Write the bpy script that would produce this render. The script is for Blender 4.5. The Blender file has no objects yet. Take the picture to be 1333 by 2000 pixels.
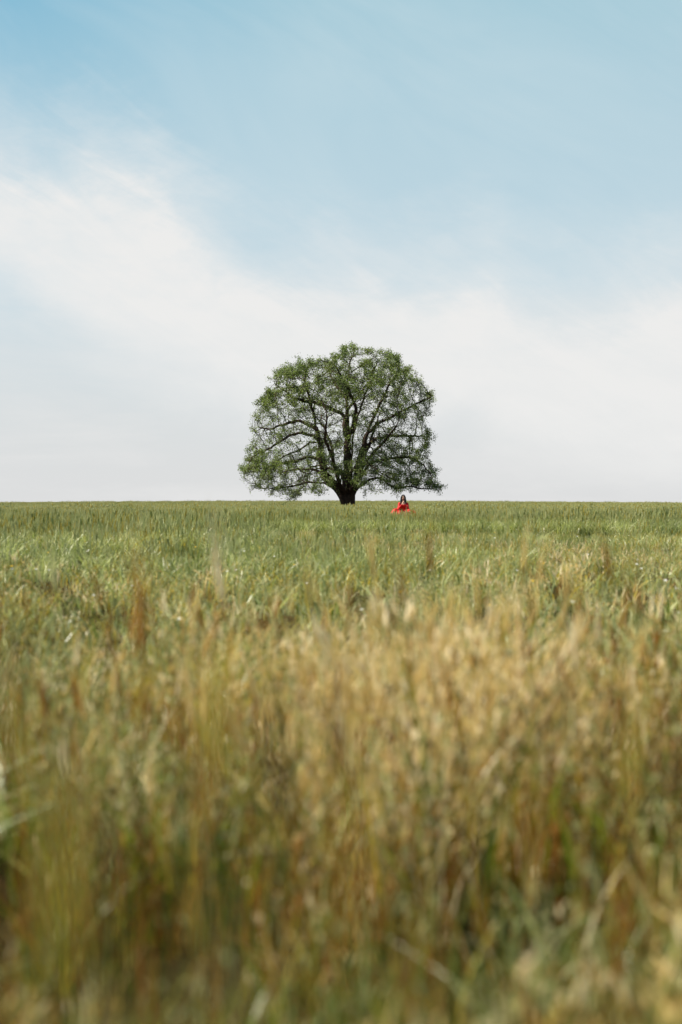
import bpy, bmesh, math, random
import numpy as np
from mathutils import Vector, Matrix, noise, kdtree

C = bpy.context.scene.collection
SC = bpy.context.scene
rnd = random.Random(7)
R = math.radians

# ------------------------------------------------------------------ camera, light, exposure
CAM_Z = 0.68
cam = bpy.data.cameras.new("camera")
cam_o = bpy.data.objects.new("camera", cam)
C.objects.link(cam_o)
cam.sensor_fit = 'VERTICAL'
cam.sensor_height = 36
cam.sensor_width = 24
cam.lens = 50
cam.clip_start = 0.05
cam.clip_end = 9000
cam_o.location = (0, 0, CAM_Z)
cam_o.rotation_euler = (R(90 - 0.33), 0, 0)
cam.dof.use_dof = True
cam.dof.focus_distance = 105
cam.dof.aperture_fstop = 2.4
cam.dof.aperture_blades = 9
SC.camera = cam_o

EXPO = 1.0
SKY = 0.10
SUN_EL, SUN_AZ = 56.0, -86.0        # elevation; azimuth from +Y (ahead), negative = to the left
SC.view_settings.view_transform = 'Standard'
SC.view_settings.look = 'None'
SC.view_settings.exposure = EXPO
SC.view_settings.gamma = 1.0
SC.render.engine = 'CYCLES'
SC.cycles.use_denoising = True
SC.cycles.max_bounces = 8
SC.cycles.transmission_bounces = 5
SC.cycles.diffuse_bounces = 4
SC.cycles.caustics_reflective = False
SC.cycles.caustics_refractive = False

def sky_world():
    w = bpy.data.worlds.new("World")
    SC.world = w
    w.use_nodes = True
    nt = w.node_tree
    N, L = nt.nodes, nt.links
    N.clear()
    out = N.new('ShaderNodeOutputWorld')
    bg = N.new('ShaderNodeBackground')
    bg.inputs[1].default_value = SKY
    L.new(bg.outputs[0], out.inputs[0])
    sky = N.new('ShaderNodeTexSky')
    sky.sky_type = 'NISHITA'
    sky.sun_disc = False
    sky.sun_elevation = R(SUN_EL)
    sky.sun_rotation = R(SUN_AZ)
    sky.air_density = 1.0
    sky.dust_density = 1.2
    sky.ozone_density = 1.0
    tc = N.new('ShaderNodeTexCoord')
    sep = N.new('ShaderNodeSeparateXYZ')
    L.new(tc.outputs['Generated'], sep.inputs[0])
    def m(op, a, b=None, c=None, clamp=False):
        n = N.new('ShaderNodeMath'); n.operation = op; n.use_clamp = clamp
        for i, v in enumerate((a, b, c)):
            if v is None: continue
            if isinstance(v, (int, float)): n.inputs[i].default_value = v
            else: L.new(v, n.inputs[i])
        return n.outputs[0]
    az = m('ARCTAN2', sep.outputs[0], sep.outputs[1])       # 0 ahead, + right, radians
    el = m('ARCSINE', sep.outputs[2])
    def noise_at(sx, sy, scale, detail, rough, off):
        cb = N.new('ShaderNodeCombineXYZ')
        L.new(m('MULTIPLY', az, sx), cb.inputs[0]); L.new(m('MULTIPLY', el, sy), cb.inputs[1])
        cb.inputs[2].default_value = off
        n = N.new('ShaderNodeTexNoise'); n.inputs['Scale'].default_value = scale
        n.inputs['Detail'].default_value = detail; n.inputs['Roughness'].default_value = rough
        n.inputs['Distortion'].default_value = 0.4
        L.new(cb.outputs[0], n.inputs['Vector'])
        return n.outputs['Fac']
    def curve(v, lo, hi, pts):
        # a Float Curve over [lo, hi] giving an elevation in radians
        t = N.new('ShaderNodeMapRange'); t.inputs[1].default_value = lo; t.inputs[2].default_value = hi
        L.new(v, t.inputs[0])
        fc = N.new('ShaderNodeFloatCurve')
        cu = fc.mapping.curves[0]
        P = [((x - lo) / (hi - lo), y) for x, y in pts]
        cu.points[0].location = P[0]; cu.points[1].location = P[-1]
        for p in P[1:-1]: cu.points.new(*p)
        for p in cu.points: p.handle_type = 'AUTO'
        fc.mapping.update()
        L.new(t.outputs[0], fc.inputs['Value'])
        return fc.outputs[0]
    n1 = noise_at(3.0, 5.0, 2.2, 6, 0.62, 3.1)
    n2 = noise_at(9.0, 22.0, 2.0, 6, 0.6, 7.7)
    # streaks combed down to the right
    def streak(su, sv, off, detail=6):
        cb = N.new('ShaderNodeCombineXYZ')
        u = m('SUBTRACT', m('MULTIPLY', az, .86), m('MULTIPLY', el, .5)); v = m('ADD', m('MULTIPLY', az, .5), m('MULTIPLY', el, .86))
        L.new(m('MULTIPLY', u, su), cb.inputs[0]); L.new(m('MULTIPLY', v, sv), cb.inputs[1]); cb.inputs[2].default_value = off
        n = N.new('ShaderNodeTexNoise'); n.inputs['Scale'].default_value = 1.0; n.inputs['Detail'].default_value = detail
        n.inputs['Roughness'].default_value = .62; n.inputs['Distortion'].default_value = .6
        L.new(cb.outputs[0], n.inputs['Vector']); return n.outputs['Fac']
    n3 = streak(9, 38, 2.2)
    # upper edge of the cloud bank over azimuth (elevation, rad)
    top = curve(az, -1.2, 1.2, [(-1.2, .34), (-.5, .30), (-.236, .257), (-.16, .250), (-.10, .210), (-.05, .180),
                              (.01, .182), (.06, .178), (.10, .192), (.135, .166), (.19, .156), (.24, .166), (.5, .12), (1.2, .22)])
    bot = curve(az, -1.2, 1.2, [(-1.2, .12), (-.5, .14), (-.236, .135), (-.16, .098), (-.10, .075), (-.02, .05), (.08, .05),
                              (.15, .030), (.24, .015), (.5, .02), (1.2, .05)])
    wob = m('MULTIPLY', m('SUBTRACT', n1, 0.5), 0.10)
    wob2 = m('ADD', m('MULTIPLY', m('SUBTRACT', n2, 0.5), 0.045), m('MULTIPLY', m('SUBTRACT', n3, .5), .05))
    d_top = m('ADD', m('ADD', m('SUBTRACT', top, el), wob), wob2)
    soft_top = m('DIVIDE', m('ADD', d_top, 0.052), 0.105, clamp=True)
    d_bot = m('ADD', m('SUBTRACT', el, bot), m('MULTIPLY', wob, 0.8))
    soft_bot = m('DIVIDE', m('ADD', d_bot, 0.03), 0.07, clamp=True)
    def smooth(v):
        return m('MULTIPLY', m('MULTIPLY', v, v), m('SUBTRACT', 3.0, m('MULTIPLY', v, 2.0)))
    core = m('DIVIDE', m('SUBTRACT', d_top, 0.015), 0.045, clamp=True)          # thin fringe first, the dense white below it
    soft_top = m('ADD', m('MULTIPLY', smooth(soft_top), .6), m('MULTIPLY', smooth(core), .4))
    bank = m('MULTIPLY', soft_top, smooth(soft_bot))
    tex = m('ADD', 0.90, m('ADD', m('MULTIPLY', m('SUBTRACT', n2, 0.45), 0.5), m('MULTIPLY', m('SUBTRACT', n3, .48), .6)), clamp=True)
    bank = m('MULTIPLY', bank, tex)
    # thin veil above the bank (streaks) and pale air low down
    veil = m('MULTIPLY', m('SUBTRACT', streak(5, 13, 9.0, 4), 0.38, clamp=True), 1.0)
    low = m('SUBTRACT', 1.0, m('DIVIDE', el, 0.36), clamp=True)
    low = m('POWER', low, 1.5)
    high_far = m('MULTIPLY', low, 0.55)
    f0 = m('ADD', m('ADD', veil, high_far), 0.0, clamp=True)
    def col(c):
        n = N.new('ShaderNodeRGB'); n.outputs[0].default_value = (*c, 1); return n.outputs[0]
    def mix(f, a, b, mode='MIX'):
        n = N.new('ShaderNodeMix'); n.data_type = 'RGBA'; n.blend_type = mode
        if isinstance(f, (int, float)): n.inputs[0].default_value = f
        else: L.new(f, n.inputs[0])
        L.new(a, n.inputs[6]); L.new(b, n.inputs[7]); return n.outputs[2]
    k = 1 / (SKY * 2 ** EXPO)
    def vis(r, g, b): return col((r * k, g * k, b * k))
    hgt = m('DIVIDE', el, 0.36, clamp=True)
    air = mix(hgt, vis(.655, .71, .75), vis(.385, .605, .665))
    zen = m('DIVIDE', m('SUBTRACT', el, 0.37), 0.6, clamp=True)
    air = mix(zen, air, vis(.10, .20, .32))
    left = m('MULTIPLY', m('MULTIPLY', m('SUBTRACT', 1.0, zen), m('DIVIDE', m('SUBTRACT', -0.02, az), 0.25, clamp=True)), m('DIVIDE', m('SUBTRACT', el, .20), .16, clamp=True))
    air = mix(left, air, vis(.15, .44, .60))
    base = mix(0.86, sky.outputs[0], air)
    c1 = mix(veil, base, vis(.62, .74, .79))
    # the bright bank lies ahead; the sky behind the camera is clearer
    ahead = m('DIVIDE', m('SUBTRACT', 1.5, m('ABSOLUTE', az)), 0.7, clamp=True)
    low2 = m('POWER', m('SUBTRACT', 1.0, m('DIVIDE', el, 0.15), clamp=True), 0.7)
    c1 = mix(m('MULTIPLY', low2, .9), c1, vis(.735, .735, .735))
    lowveil = m('MULTIPLY', m('SUBTRACT', noise_at(3.0, 16.0, 2.0, 5, 0.6, 21.0), 0.44, clamp=True), 2.6, clamp=True)
    c1 = mix(m('MULTIPLY', lowveil, m('SUBTRACT', 1.0, m('DIVIDE', el, .2), clamp=True)), c1, vis(.80, .80, .795))
    c2 = mix(m('MULTIPLY', bank, ahead), c1, vis(.845, .845, .835))
    L.new(c2, bg.inputs[0])
sky_world()

sun = bpy.data.lights.new("sun", 'SUN')
sun.energy = 5.0
sun.angle = R(0.53)
sun.color = (1.0, 0.92, 0.77)
sun_o = bpy.data.objects.new("sun", sun)
C.objects.link(sun_o)
_d = Vector((math.sin(R(SUN_AZ)) * math.cos(R(SUN_EL)), math.cos(R(SUN_AZ)) * math.cos(R(SUN_EL)), math.sin(R(SUN_EL))))
sun_o.rotation_euler = _d.to_track_quat('Z', 'Y').to_euler()
sun_o.location = (-40, 60, 90)

# ------------------------------------------------------------------ helpers
def tag(o, label=None, cat=None, group=None, kind=None):
    if label: o['label'] = label
    if cat: o['category'] = cat
    if group: o['group'] = group
    if kind: o['kind'] = kind
    return o

def mesh_obj(name, verts, faces, mats, parent=None, smooth=False, mat_idx=None, link=True):
    me = bpy.data.meshes.new(name)
    me.from_pydata([tuple(v) for v in verts], [], faces)
    for mm in (mats if isinstance(mats, (list, tuple)) else [mats]): me.materials.append(mm)
    if mat_idx is not None: me.polygons.foreach_set('material_index', mat_idx)
    if smooth: me.polygons.foreach_set('use_smooth', [True] * len(me.polygons))
    me.update()
    o = bpy.data.objects.new(name, me)
    if link: C.objects.link(o)
    if parent: o.parent = parent
    return o

def material(name, color, rough=0.6, trans=0.0, spec=0.3, noise_scale=None, c2=None, c3=None, obj_random=0.0,
             tcol=None, bump=0.0, world_patch=None):
    """Principled mixed with Translucent. noise_scale: colour varies between color and c2 over object space.
    obj_random: each instance leans towards c3 by its own random number. world_patch=(scale, colour): broad field patches."""
    mt = bpy.data.materials.new(name); mt.use_nodes = True
    nt = mt.node_tree; N, L = nt.nodes, nt.links
    p = N['Principled BSDF']; out = N['Material Output']
    p.inputs['Roughness'].default_value = rough
    p.inputs['Specular IOR Level'].default_value = spec
    def rgb(c):
        n = N.new('ShaderNodeRGB'); n.outputs[0].default_value = (*c, 1); return n.outputs[0]
    def mix(f, a, b):
        n = N.new('ShaderNodeMix'); n.data_type = 'RGBA'
        if isinstance(f, (int, float)): n.inputs[0].default_value = f
        else: L.new(f, n.inputs[0])
        L.new(a, n.inputs[6]); L.new(b, n.inputs[7]); return n.outputs[2]
    cur = rgb(color)
    if c2 is not None:
        tcn = N.new('ShaderNodeTexCoord')
        nz = N.new('ShaderNodeTexNoise'); nz.inputs['Scale'].default_value = noise_scale or 4
        nz.inputs['Detail'].default_value = 5
        L.new(tcn.outputs['Object'], nz.inputs['Vector'])
        mr = N.new('ShaderNodeMapRange'); mr.inputs[1].default_value = .35; mr.inputs[2].default_value = .65
        L.new(nz.outputs['Fac'], mr.inputs[0])
        cur = mix(mr.outputs[0], cur, rgb(c2))
    if world_patch:
        g = N.new('ShaderNodeNewGeometry')
        nz = N.new('ShaderNodeTexNoise'); nz.inputs['Scale'].default_value = world_patch[0]; nz.inputs['Detail'].default_value = 4
        L.new(g.outputs['Position'], nz.inputs['Vector'])
        mr = N.new('ShaderNodeMapRange'); mr.inputs[1].default_value = .42; mr.inputs[2].default_value = .62
        L.new(nz.outputs['Fac'], mr.inputs[0])
        cur = mix(mr.outputs[0], cur, rgb(world_patch[1]))
    if c3 is not None and obj_random > 0:
        oi = N.new('ShaderNodeObjectInfo')
        mul = N.new('ShaderNodeMath'); mul.operation = 'MULTIPLY'; mul.inputs[1].default_value = obj_random
        L.new(oi.outputs['Random'], mul.inputs[0])
        cur = mix(mul.outputs[0], cur, rgb(c3))
    L.new(cur, p.inputs['Base Color'])
    if bump:
        nb = N.new('ShaderNodeTexNoise'); nb.inputs['Scale'].default_value = 18; nb.inputs['Detail'].default_value = 6
        tcb = N.new('ShaderNodeTexCoord'); L.new(tcb.outputs['Object'], nb.inputs['Vector'])
        b = N.new('ShaderNodeBump'); b.inputs['Strength'].default_value = bump; b.inputs['Distance'].default_value = .05
        L.new(nb.outputs['Fac'], b.inputs['Height']); L.new(b.outputs[0], p.inputs['Normal'])
    if trans > 0:
        t = N.new('ShaderNodeBsdfTranslucent')
        if tcol: 
            mt2 = N.new('ShaderNodeMix'); mt2.data_type = 'RGBA'; mt2.blend_type = 'MULTIPLY'; mt2.inputs[0].default_value = 1
            L.new(cur, mt2.inputs[6]); mt2.inputs[7].default_value = (*tcol, 1); L.new(mt2.outputs[2], t.inputs[0])
        else: L.new(cur, t.inputs[0])
        ms = N.new('ShaderNodeMixShader'); ms.inputs[0].default_value = trans
        L.new(p.outputs[0], ms.inputs[1]); L.new(t.outputs[0], ms.inputs[2]); L.new(ms.outputs[0], out.inputs[0])
    return mt

# ------------------------------------------------------------------ terrain
def sstep(a, b, x):
    t = np.clip((x - a) / (b - a), 0, 1); return t * t * (3 - 2 * t)

def ground_z(x, y):
    x = np.asarray(x, float); y = np.asarray(y, float)
    z = -0.10 + 0.10 * sstep(3, 14, y) + 0.10 * sstep(14, 62, y) + 0.09 * sstep(62, 150, y)
    z = z + 0.72 * sstep(150, 310, y) * np.exp(-((x + 4) / 85) ** 2) * (1 - sstep(330, 900, y))
    z = z + 0.015 * np.sin(x * 0.9 + 1.3 * np.sin(y * 0.31)) * np.sin(y * 0.55 + 0.6) * (1 - sstep(20, 60, y))
    z = z - 0.15 * sstep(2, 12, -y)
    return z

MG = dict(
    soil=material('soil_and_thatch', (.034, .024, .010), 1.0, spec=0, noise_scale=.6, c2=(.022, .024, .008)),
)
ys = np.concatenate([np.arange(-30, 0, 3), np.arange(0, 40, .5), np.arange(40, 200, 4), np.arange(200, 420, 6), np.geomspace(430, 7000, 30)])
def xs_row(y):
    w = np.linspace(-1, 1, 81)
    return np.sign(w) * np.abs(w) ** 1.6
U = xs_row(0)
V, F = [], []
for j, y in enumerate(ys):
    half = max(35, abs(y) * 1.4 + 30)
    xx = U * half
    zz = ground_z(xx, np.full_like(xx, y))
    V += list(zip(xx, np.full_like(xx, y), zz))
n = len(U)
for j in range(len(ys) - 1):
    for i in range(n - 1):
        a = j * n + i
        F.append((a, a + 1, a + n + 1, a + n))
g = mesh_obj('ground', V, F, MG['soil'], smooth=True)
tag(g, kind='structure')

# ------------------------------------------------------------------ grass
def fbm(x, y, s, o=0.0):
    return noise.fractal(Vector((x * s + o, y * s - o, o * .37)), 1.0, 2.0, 3)

class BladeMesh:
    def __init__(self): self.v, self.f, self.m = [], [], []
    def blade(self, bx, by, h, w, lean_dir, lean, mi, segs=4, curl=1.6, twist=None):
        """tapered strip that bends over towards its tip"""
        a = rnd.random() * math.tau if twist is None else twist
        wx, wy = math.cos(a), math.sin(a)
        dx, dy = math.cos(lean_dir), math.sin(lean_dir)
        i0 = len(self.v)
        for k in range(segs + 1):
            t = k / segs
            off = lean * h * t ** curl
            z = h * (t - 0.35 * lean * t ** 2.5)
            ww = w * (1 - t ** 1.8) * .5 if k < segs else 0.0
            cx, cy = bx + dx * off, by + dy * off
            if k < segs:
                self.v += [(cx - wx * ww, cy - wy * ww, z), (cx + wx * ww, cy + wy * ww, z)]
            else: self.v.append((cx, cy, z))
        for k in range(segs - 1):
            b = i0 + 2 * k
            self.f.append((b, b + 1, b + 3, b + 2)); self.m.append(mi)
        b = i0 + 2 * (segs - 1)
        self.f.append((b, b + 1, b + 2)); self.m.append(mi)
    def ear(self, p, d, length, w, mi, awns=5, awn_mi=None):
        """wheat / barley head: a spindle of six sides along d with stiff awns"""
        d = Vector(d).normalized(); p = Vector(p)
        u = d.orthogonal().normalized(); v = d.cross(u)
        i0 = len(self.v); prof = [(0, .35), (.2, .9), (.5, 1), (.8, .7), (1, .12)]; n = 5
        for t, r in prof:
            for k in range(n):
                a = math.tau * k / n
                q = p + d * (length * t) + (u * math.cos(a) + v * math.sin(a)) * (w * .5 * r)
                self.v.append(tuple(q))
        for j in range(len(prof) - 1):
            for k in range(n):
                a = i0 + j * n + k; b = i0 + j * n + (k + 1) % n
                self.f.append((a, b, b + n, a + n)); self.m.append(mi)
        for k in range(awns):
            a = math.tau * rnd.random(); s = p + d * length * (.3 + .6 * rnd.random())
            e = s + (d + (u * math.cos(a) + v * math.sin(a)) * .28) * length * 1.1
            q = d.cross(Vector((math.cos(a), math.sin(a), .2))).normalized() * (w * .10)
            i = len(self.v); self.v += [tuple(s - q), tuple(s + q), tuple(e)]
            self.f.append((i, i + 1, i + 2)); self.m.append(mi if awn_mi is None else awn_mi)
    def stalk(self, bx, by, h, w, dx, dy, mi, ear=None, awns=5, nod=0.0, ear_len=.08, ear_w=.011):
        pts = []
        for k in range(5):
            t = k / 4
            pts.append(Vector((bx + dx * h * t ** 1.7, by + dy * h * t ** 1.7, h * (t - .12 * nod * t ** 3))))
        i0 = len(self.v)
        for k, p in enumerate(pts):
            r = w * .5 * (1 - .5 * k / 4)
            for a in (0, math.tau / 3, 2 * math.tau / 3):
                self.v.append((p.x + math.cos(a) * r, p.y + math.sin(a) * r, p.z))
        for k in range(4):
            for j in range(3):
                a = i0 + 3 * k + j; b = i0 + 3 * k + (j + 1) % 3
                self.f.append((a, b, b + 3, a + 3)); self.m.append(mi)
        if ear is not None:
            d = (pts[-1] - pts[-2]).normalized() + Vector((dx, dy, 0)) * nod + Vector((0, 0, -.4 * nod))
            self.ear(pts[-1], d, ear_len, ear_w, ear, awns)
    def obj(self, name, mats):
        return mesh_obj(name, self.v, self.f, mats, mat_idx=self.m, link=False)

green_field = material('wheat_leaf', (.105, .145, .05), .40, trans=.34, spec=.6, c3=(.50, .53, .24), obj_random=1.0,
                       tcol=(1.15, 1.2, .7), world_patch=(.05, (.25, .28, .08)))
green_pale = material('wheat_head_green', (.28, .31, .12), .55, trans=.3, c3=(.52, .51, .25), obj_random=1.0, world_patch=(.08, (.30, .36, .11)))
yell = material('yellowing_leaf', (.30, .27, .05), .5, trans=.42, c3=(.54, .44, .10), tcol=(1.2, 1.1, .6), obj_random=.8)
straw = material('straw_blade', (.58, .44, .15), .45, trans=.42, spec=.5, c3=(.84, .66, .30), obj_random=.8)
rust = material('rusty_dry_leaf', (.20, .085, .014), .6, trans=.38, c3=(.46, .22, .035), obj_random=.8)
pale = material('bleached_husk', (.82, .70, .44), .42, trans=.38, spec=.5, c3=(.85, .74, .50), obj_random=.8)
lush = material('fresh_green_blade', (.06, .10, .01), .45, trans=.45, spec=.4, c3=(.16, .20, .02), obj_random=.8, tcol=(1.2, 1.25, .6))
bluegrn = material('blue_green_oat_leaf', (.24, .30, .11), .42, trans=.35, spec=.6, c3=(.42, .48, .20), obj_random=.8)
shade_stem = material('shade_brown_stem', (.055, .032, .010), .8, trans=.15, c3=(.12, .07, .02), obj_random=.9)  # dark brown stems, shade low among the grass put into their colour
petal_y = material('yellow_petal', (.75, .48, .02), .5, trans=.2)
petal_w = material('white_petal', (.75, .75, .70), .5, trans=.2)

GM = [green_field, green_pale, yell, straw, rust, pale, lush, bluegrn, shade_stem]
GR, HG, YE, ST, RU, PA, LU, BG, DB = range(9)

def wheat_clump(rad, nb, h, w, pal, ears=0.25, seed=0):
    b = BladeMesh()
    for i in range(nb):
        a = rnd.random() * math.tau; r = rad * math.sqrt(rnd.random())
        x, y = r * math.cos(a), r * math.sin(a)
        hh = h * rnd.uniform(.65, 1.1); mi = rnd.choice(pal)
        if rnd.random() < ears:
            b.stalk(x, y, hh, w * .35, rnd.uniform(-.12, .12), rnd.uniform(-.12, .12), mi, ear=rnd.choice([HG, HG, YE, mi]), awns=3,
                    ear_len=h * .22, ear_w=w * 1.0)
        else:
            b.blade(x, y, hh, w * rnd.uniform(.7, 1.3), rnd.random() * math.tau, rnd.uniform(.1, 1.15), mi, segs=4, curl=rnd.uniform(1.4, 2.4))
    return b

def dry_clump(rad, nb, h, w, pal, ear_pal, ears=.3):
    b = BladeMesh()
    for i in range(nb):
        a = rnd.random() * math.tau; r = rad * math.sqrt(rnd.random())
        x, y = r * math.cos(a), r * math.sin(a)
        hh = h * rnd.uniform(.45, 1.15); mi = rnd.choice(pal); q = rnd.random()
        if q < ears:
            b.stalk(x, y, hh, .0026, rnd.uniform(-.18, .18), rnd.uniform(-.18, .18), mi, ear=rnd.choice(ear_pal), awns=6,
                    nod=rnd.uniform(0, 1.3), ear_len=rnd.uniform(.03, .065), ear_w=rnd.uniform(.005, .010))
        elif q < ears + .2:     # oat-like drooping spikelets along a thin stalk
            dx, dy = rnd.uniform(-.3, .3), rnd.uniform(-.3, .3)
            b.stalk(x, y, hh, .002, dx, dy, mi)
            for k in range(5):
                t = rnd.uniform(.6, 1)
                px, py, pz = x + dx * hh * t ** 1.7, y + dy * hh * t ** 1.7, hh * t
                aa = rnd.random() * math.tau; o = rnd.uniform(.01, .03)
                b.ear((px + math.cos(aa) * o, py + math.sin(aa) * o, pz - o), (math.cos(aa) * .5, math.sin(aa) * .5, -.8),
                      rnd.uniform(.015, .028), .006, rnd.choice(ear_pal), awns=1)
        else:
            b.blade(x, y, hh, w * rnd.uniform(.5, 1.5), rnd.random() * math.tau, rnd.uniform(.05, .5) if rnd.random() < .4 else rnd.uniform(.4, 1.15), mi, segs=5,
                    curl=rnd.uniform(1.5, 3.0))
    return b

def scatter(name, protos, pts, label, cat='grass'):
    """pts: list of (x, y, z, scale, proto index). Geometry nodes put a clump of grass on each point; the sward is ONE stuff object."""
    col = bpy.data.collections.new(name + '_clumps')          # never linked to the scene
    for i, p in enumerate(protos):
        p.name = '%s_clump_%02d' % (name, i)
        col.objects.link(p)
    me = bpy.data.meshes.new(name)
    P = np.array(pts, float)
    me.vertices.add(len(P)); me.vertices.foreach_set('co', P[:, :3].ravel())
    a = me.attributes.new('sc', 'FLOAT', 'POINT'); a.data.foreach_set('value', P[:, 3])
    a = me.attributes.new('pick', 'INT', 'POINT'); a.data.foreach_set('value', P[:, 4].astype(int))
    rz = np.random.RandomState(len(P)).rand(len(P), 3)
    rot = np.zeros((len(P), 3)); rot[:, 2] = rz[:, 0] * math.tau
    rot[:, 0] = (rz[:, 1] - .5) * .22; rot[:, 1] = (rz[:, 2] - .5) * .22
    a = me.attributes.new('rot', 'FLOAT_VECTOR', 'POINT'); a.data.foreach_set('vector', rot.ravel())
    o = bpy.data.objects.new(name, me); C.objects.link(o)
    ng = bpy.data.node_groups.new(name + '_nodes', 'GeometryNodeTree')
    ng.interface.new_socket(name='Geometry', in_out='INPUT', socket_type='NodeSocketGeometry')
    ng.interface.new_socket(name='Geometry', in_out='OUTPUT', socket_type='NodeSocketGeometry')
    N, L = ng.nodes, ng.links
    gi = N.new('NodeGroupInput'); go = N.new('NodeGroupOutput')
    ci = N.new('GeometryNodeCollectionInfo'); ci.inputs['Collection'].default_value = col
    ci.inputs['Separate Children'].default_value = True; ci.inputs['Reset Children'].default_value = True
    ip = N.new('GeometryNodeInstanceOnPoints'); ip.inputs['Pick Instance'].default_value = True
    def attr(nm, ty):
        n = N.new('GeometryNodeInputNamedAttribute'); n.data_type = ty; n.inputs['Name'].default_value = nm; return n.outputs['Attribute']
    L.new(gi.outputs[0], ip.inputs['Points']); L.new(ci.outputs[0], ip.inputs['Instance'])
    L.new(attr('pick', 'INT'), ip.inputs['Instance Index']); L.new(attr('sc', 'FLOAT'), ip.inputs['Scale'])
    L.new(attr('rot', 'FLOAT_VECTOR'), ip.inputs['Rotation'])
    L.new(ip.outputs[0], go.inputs[0])
    md = o.modifiers.new('scatter', 'NODES'); md.node_group = ng
    tag(o, label, cat, kind='stuff')
    return o

HALF = 0.25
def rand_points(y0, y1, density, margin):
    """uniform points over the wedge the photograph could see, with a margin for steps aside"""
    out = []
    y = y0
    while y < y1:
        dy = max(.25, (y1 - y0) / 80.0); dy = min(dy, y1 - y)
        w = HALF * (y + dy) + margin
        nn = density * dy * 2 * w
        nn = int(nn) + (rnd.random() < nn - int(nn))
        for _ in range(nn): out.append((rnd.uniform(-w, w), y + rnd.random() * dy))
        y += dy
    return out

PERSON = (2.69, 61.5)
TREE = (0.76, 150.0)

def trample(x, y):          # pressed-down grass where she walked in and sat
    d = math.hypot((x - PERSON[0]) / 1.7, (y - PERSON[1] + 4.5) / 9.5)
    return .18 + .82 * float(sstep(.55, 1.25, d))
def edge_right(x):          # front edge of the tall crop, metres ahead
    return 28.5 - 1.8 * sstep(1.0, 6, x) + 1.5 * noise.noise(Vector((x * .5, 3.3, 0))) + .5 * noise.noise(Vector((x * 2.1, 9.3, 0)))
def crop_factor(x, y):
    """0 in the low weedy strips, 1 in the tall dense crop"""
    f = float(sstep(0, .35, y - edge_right(x)))
    # a tongue of the crop nearer on the left
    e2 = 16.6 + .8 * noise.noise(Vector((x * .9, 1.7, 0)))
    m = float(sstep(-.4, -1.4, x)) if False else float(sstep(.3, 1.6, -x))
    f2 = float(sstep(0, .5, y - e2)) * m * float(sstep(0, 3, 25 - y)) * .95
    n = fbm(x, y, .35, 4.2)
    f3 = float(sstep(.22, .42, n)) * float(sstep(8, 10, y)) * float(sstep(26, 22, y)) * .55
    return max(f, f2, f3 * (1 - f))

# --- far and middle wheat
wheat_far = [wheat_clump(.36, 46, .20, .028, [GR, GR, GR, HG, YE], .35) for _ in range(3)] + \
            [wheat_clump(.36, 30, .26, .032, [GR, HG, HG, YE], .45) for _ in range(2)]
pts = []
for x, y in rand_points(58, 330, 3.2, 12):
    if (x - TREE[0]) ** 2 + (y - TREE[1]) ** 2 < 1.2: continue
    if (x - PERSON[0]) ** 2 + (y - PERSON[1]) ** 2 < 1.0: continue
    n = fbm(x, y, .03, 1.1)
    band = math.sin(y * .11 + 1.2 * noise.noise(Vector((x * .05, y * .02, 3))))
    if band > .90 and rnd.random() < .7: continue          # tractor lines, seen as thin dark bands
    under = max(0, 1 - ((x - TREE[0] - 3) ** 2 + (y - TREE[1]) ** 2) / 110)  # grass thinned to dark bare soil, standing in for the crown's shadow
    if rnd.random() < under * .8: continue
    s = rnd.uniform(.6, 1.2) * float(np.interp(y, [58, 66, 80], [.5, .75, 1])) * (rnd.uniform(1.2, 1.7) if rnd.random() < .07 else 1) * (1 - .6 * under) * (1 + .15 * n)
    pick = rnd.choice([0, 1, 2]) if rnd.random() < .62 - .8 * n else rnd.choice([3, 4])
    pts.append((x, y, float(ground_z(x, y)), s, pick))
scatter('far_wheat', [w.obj('c', GM) for w in wheat_far], pts, 'distant green wheat running up to the horizon around the big tree', 'wheat')

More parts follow.
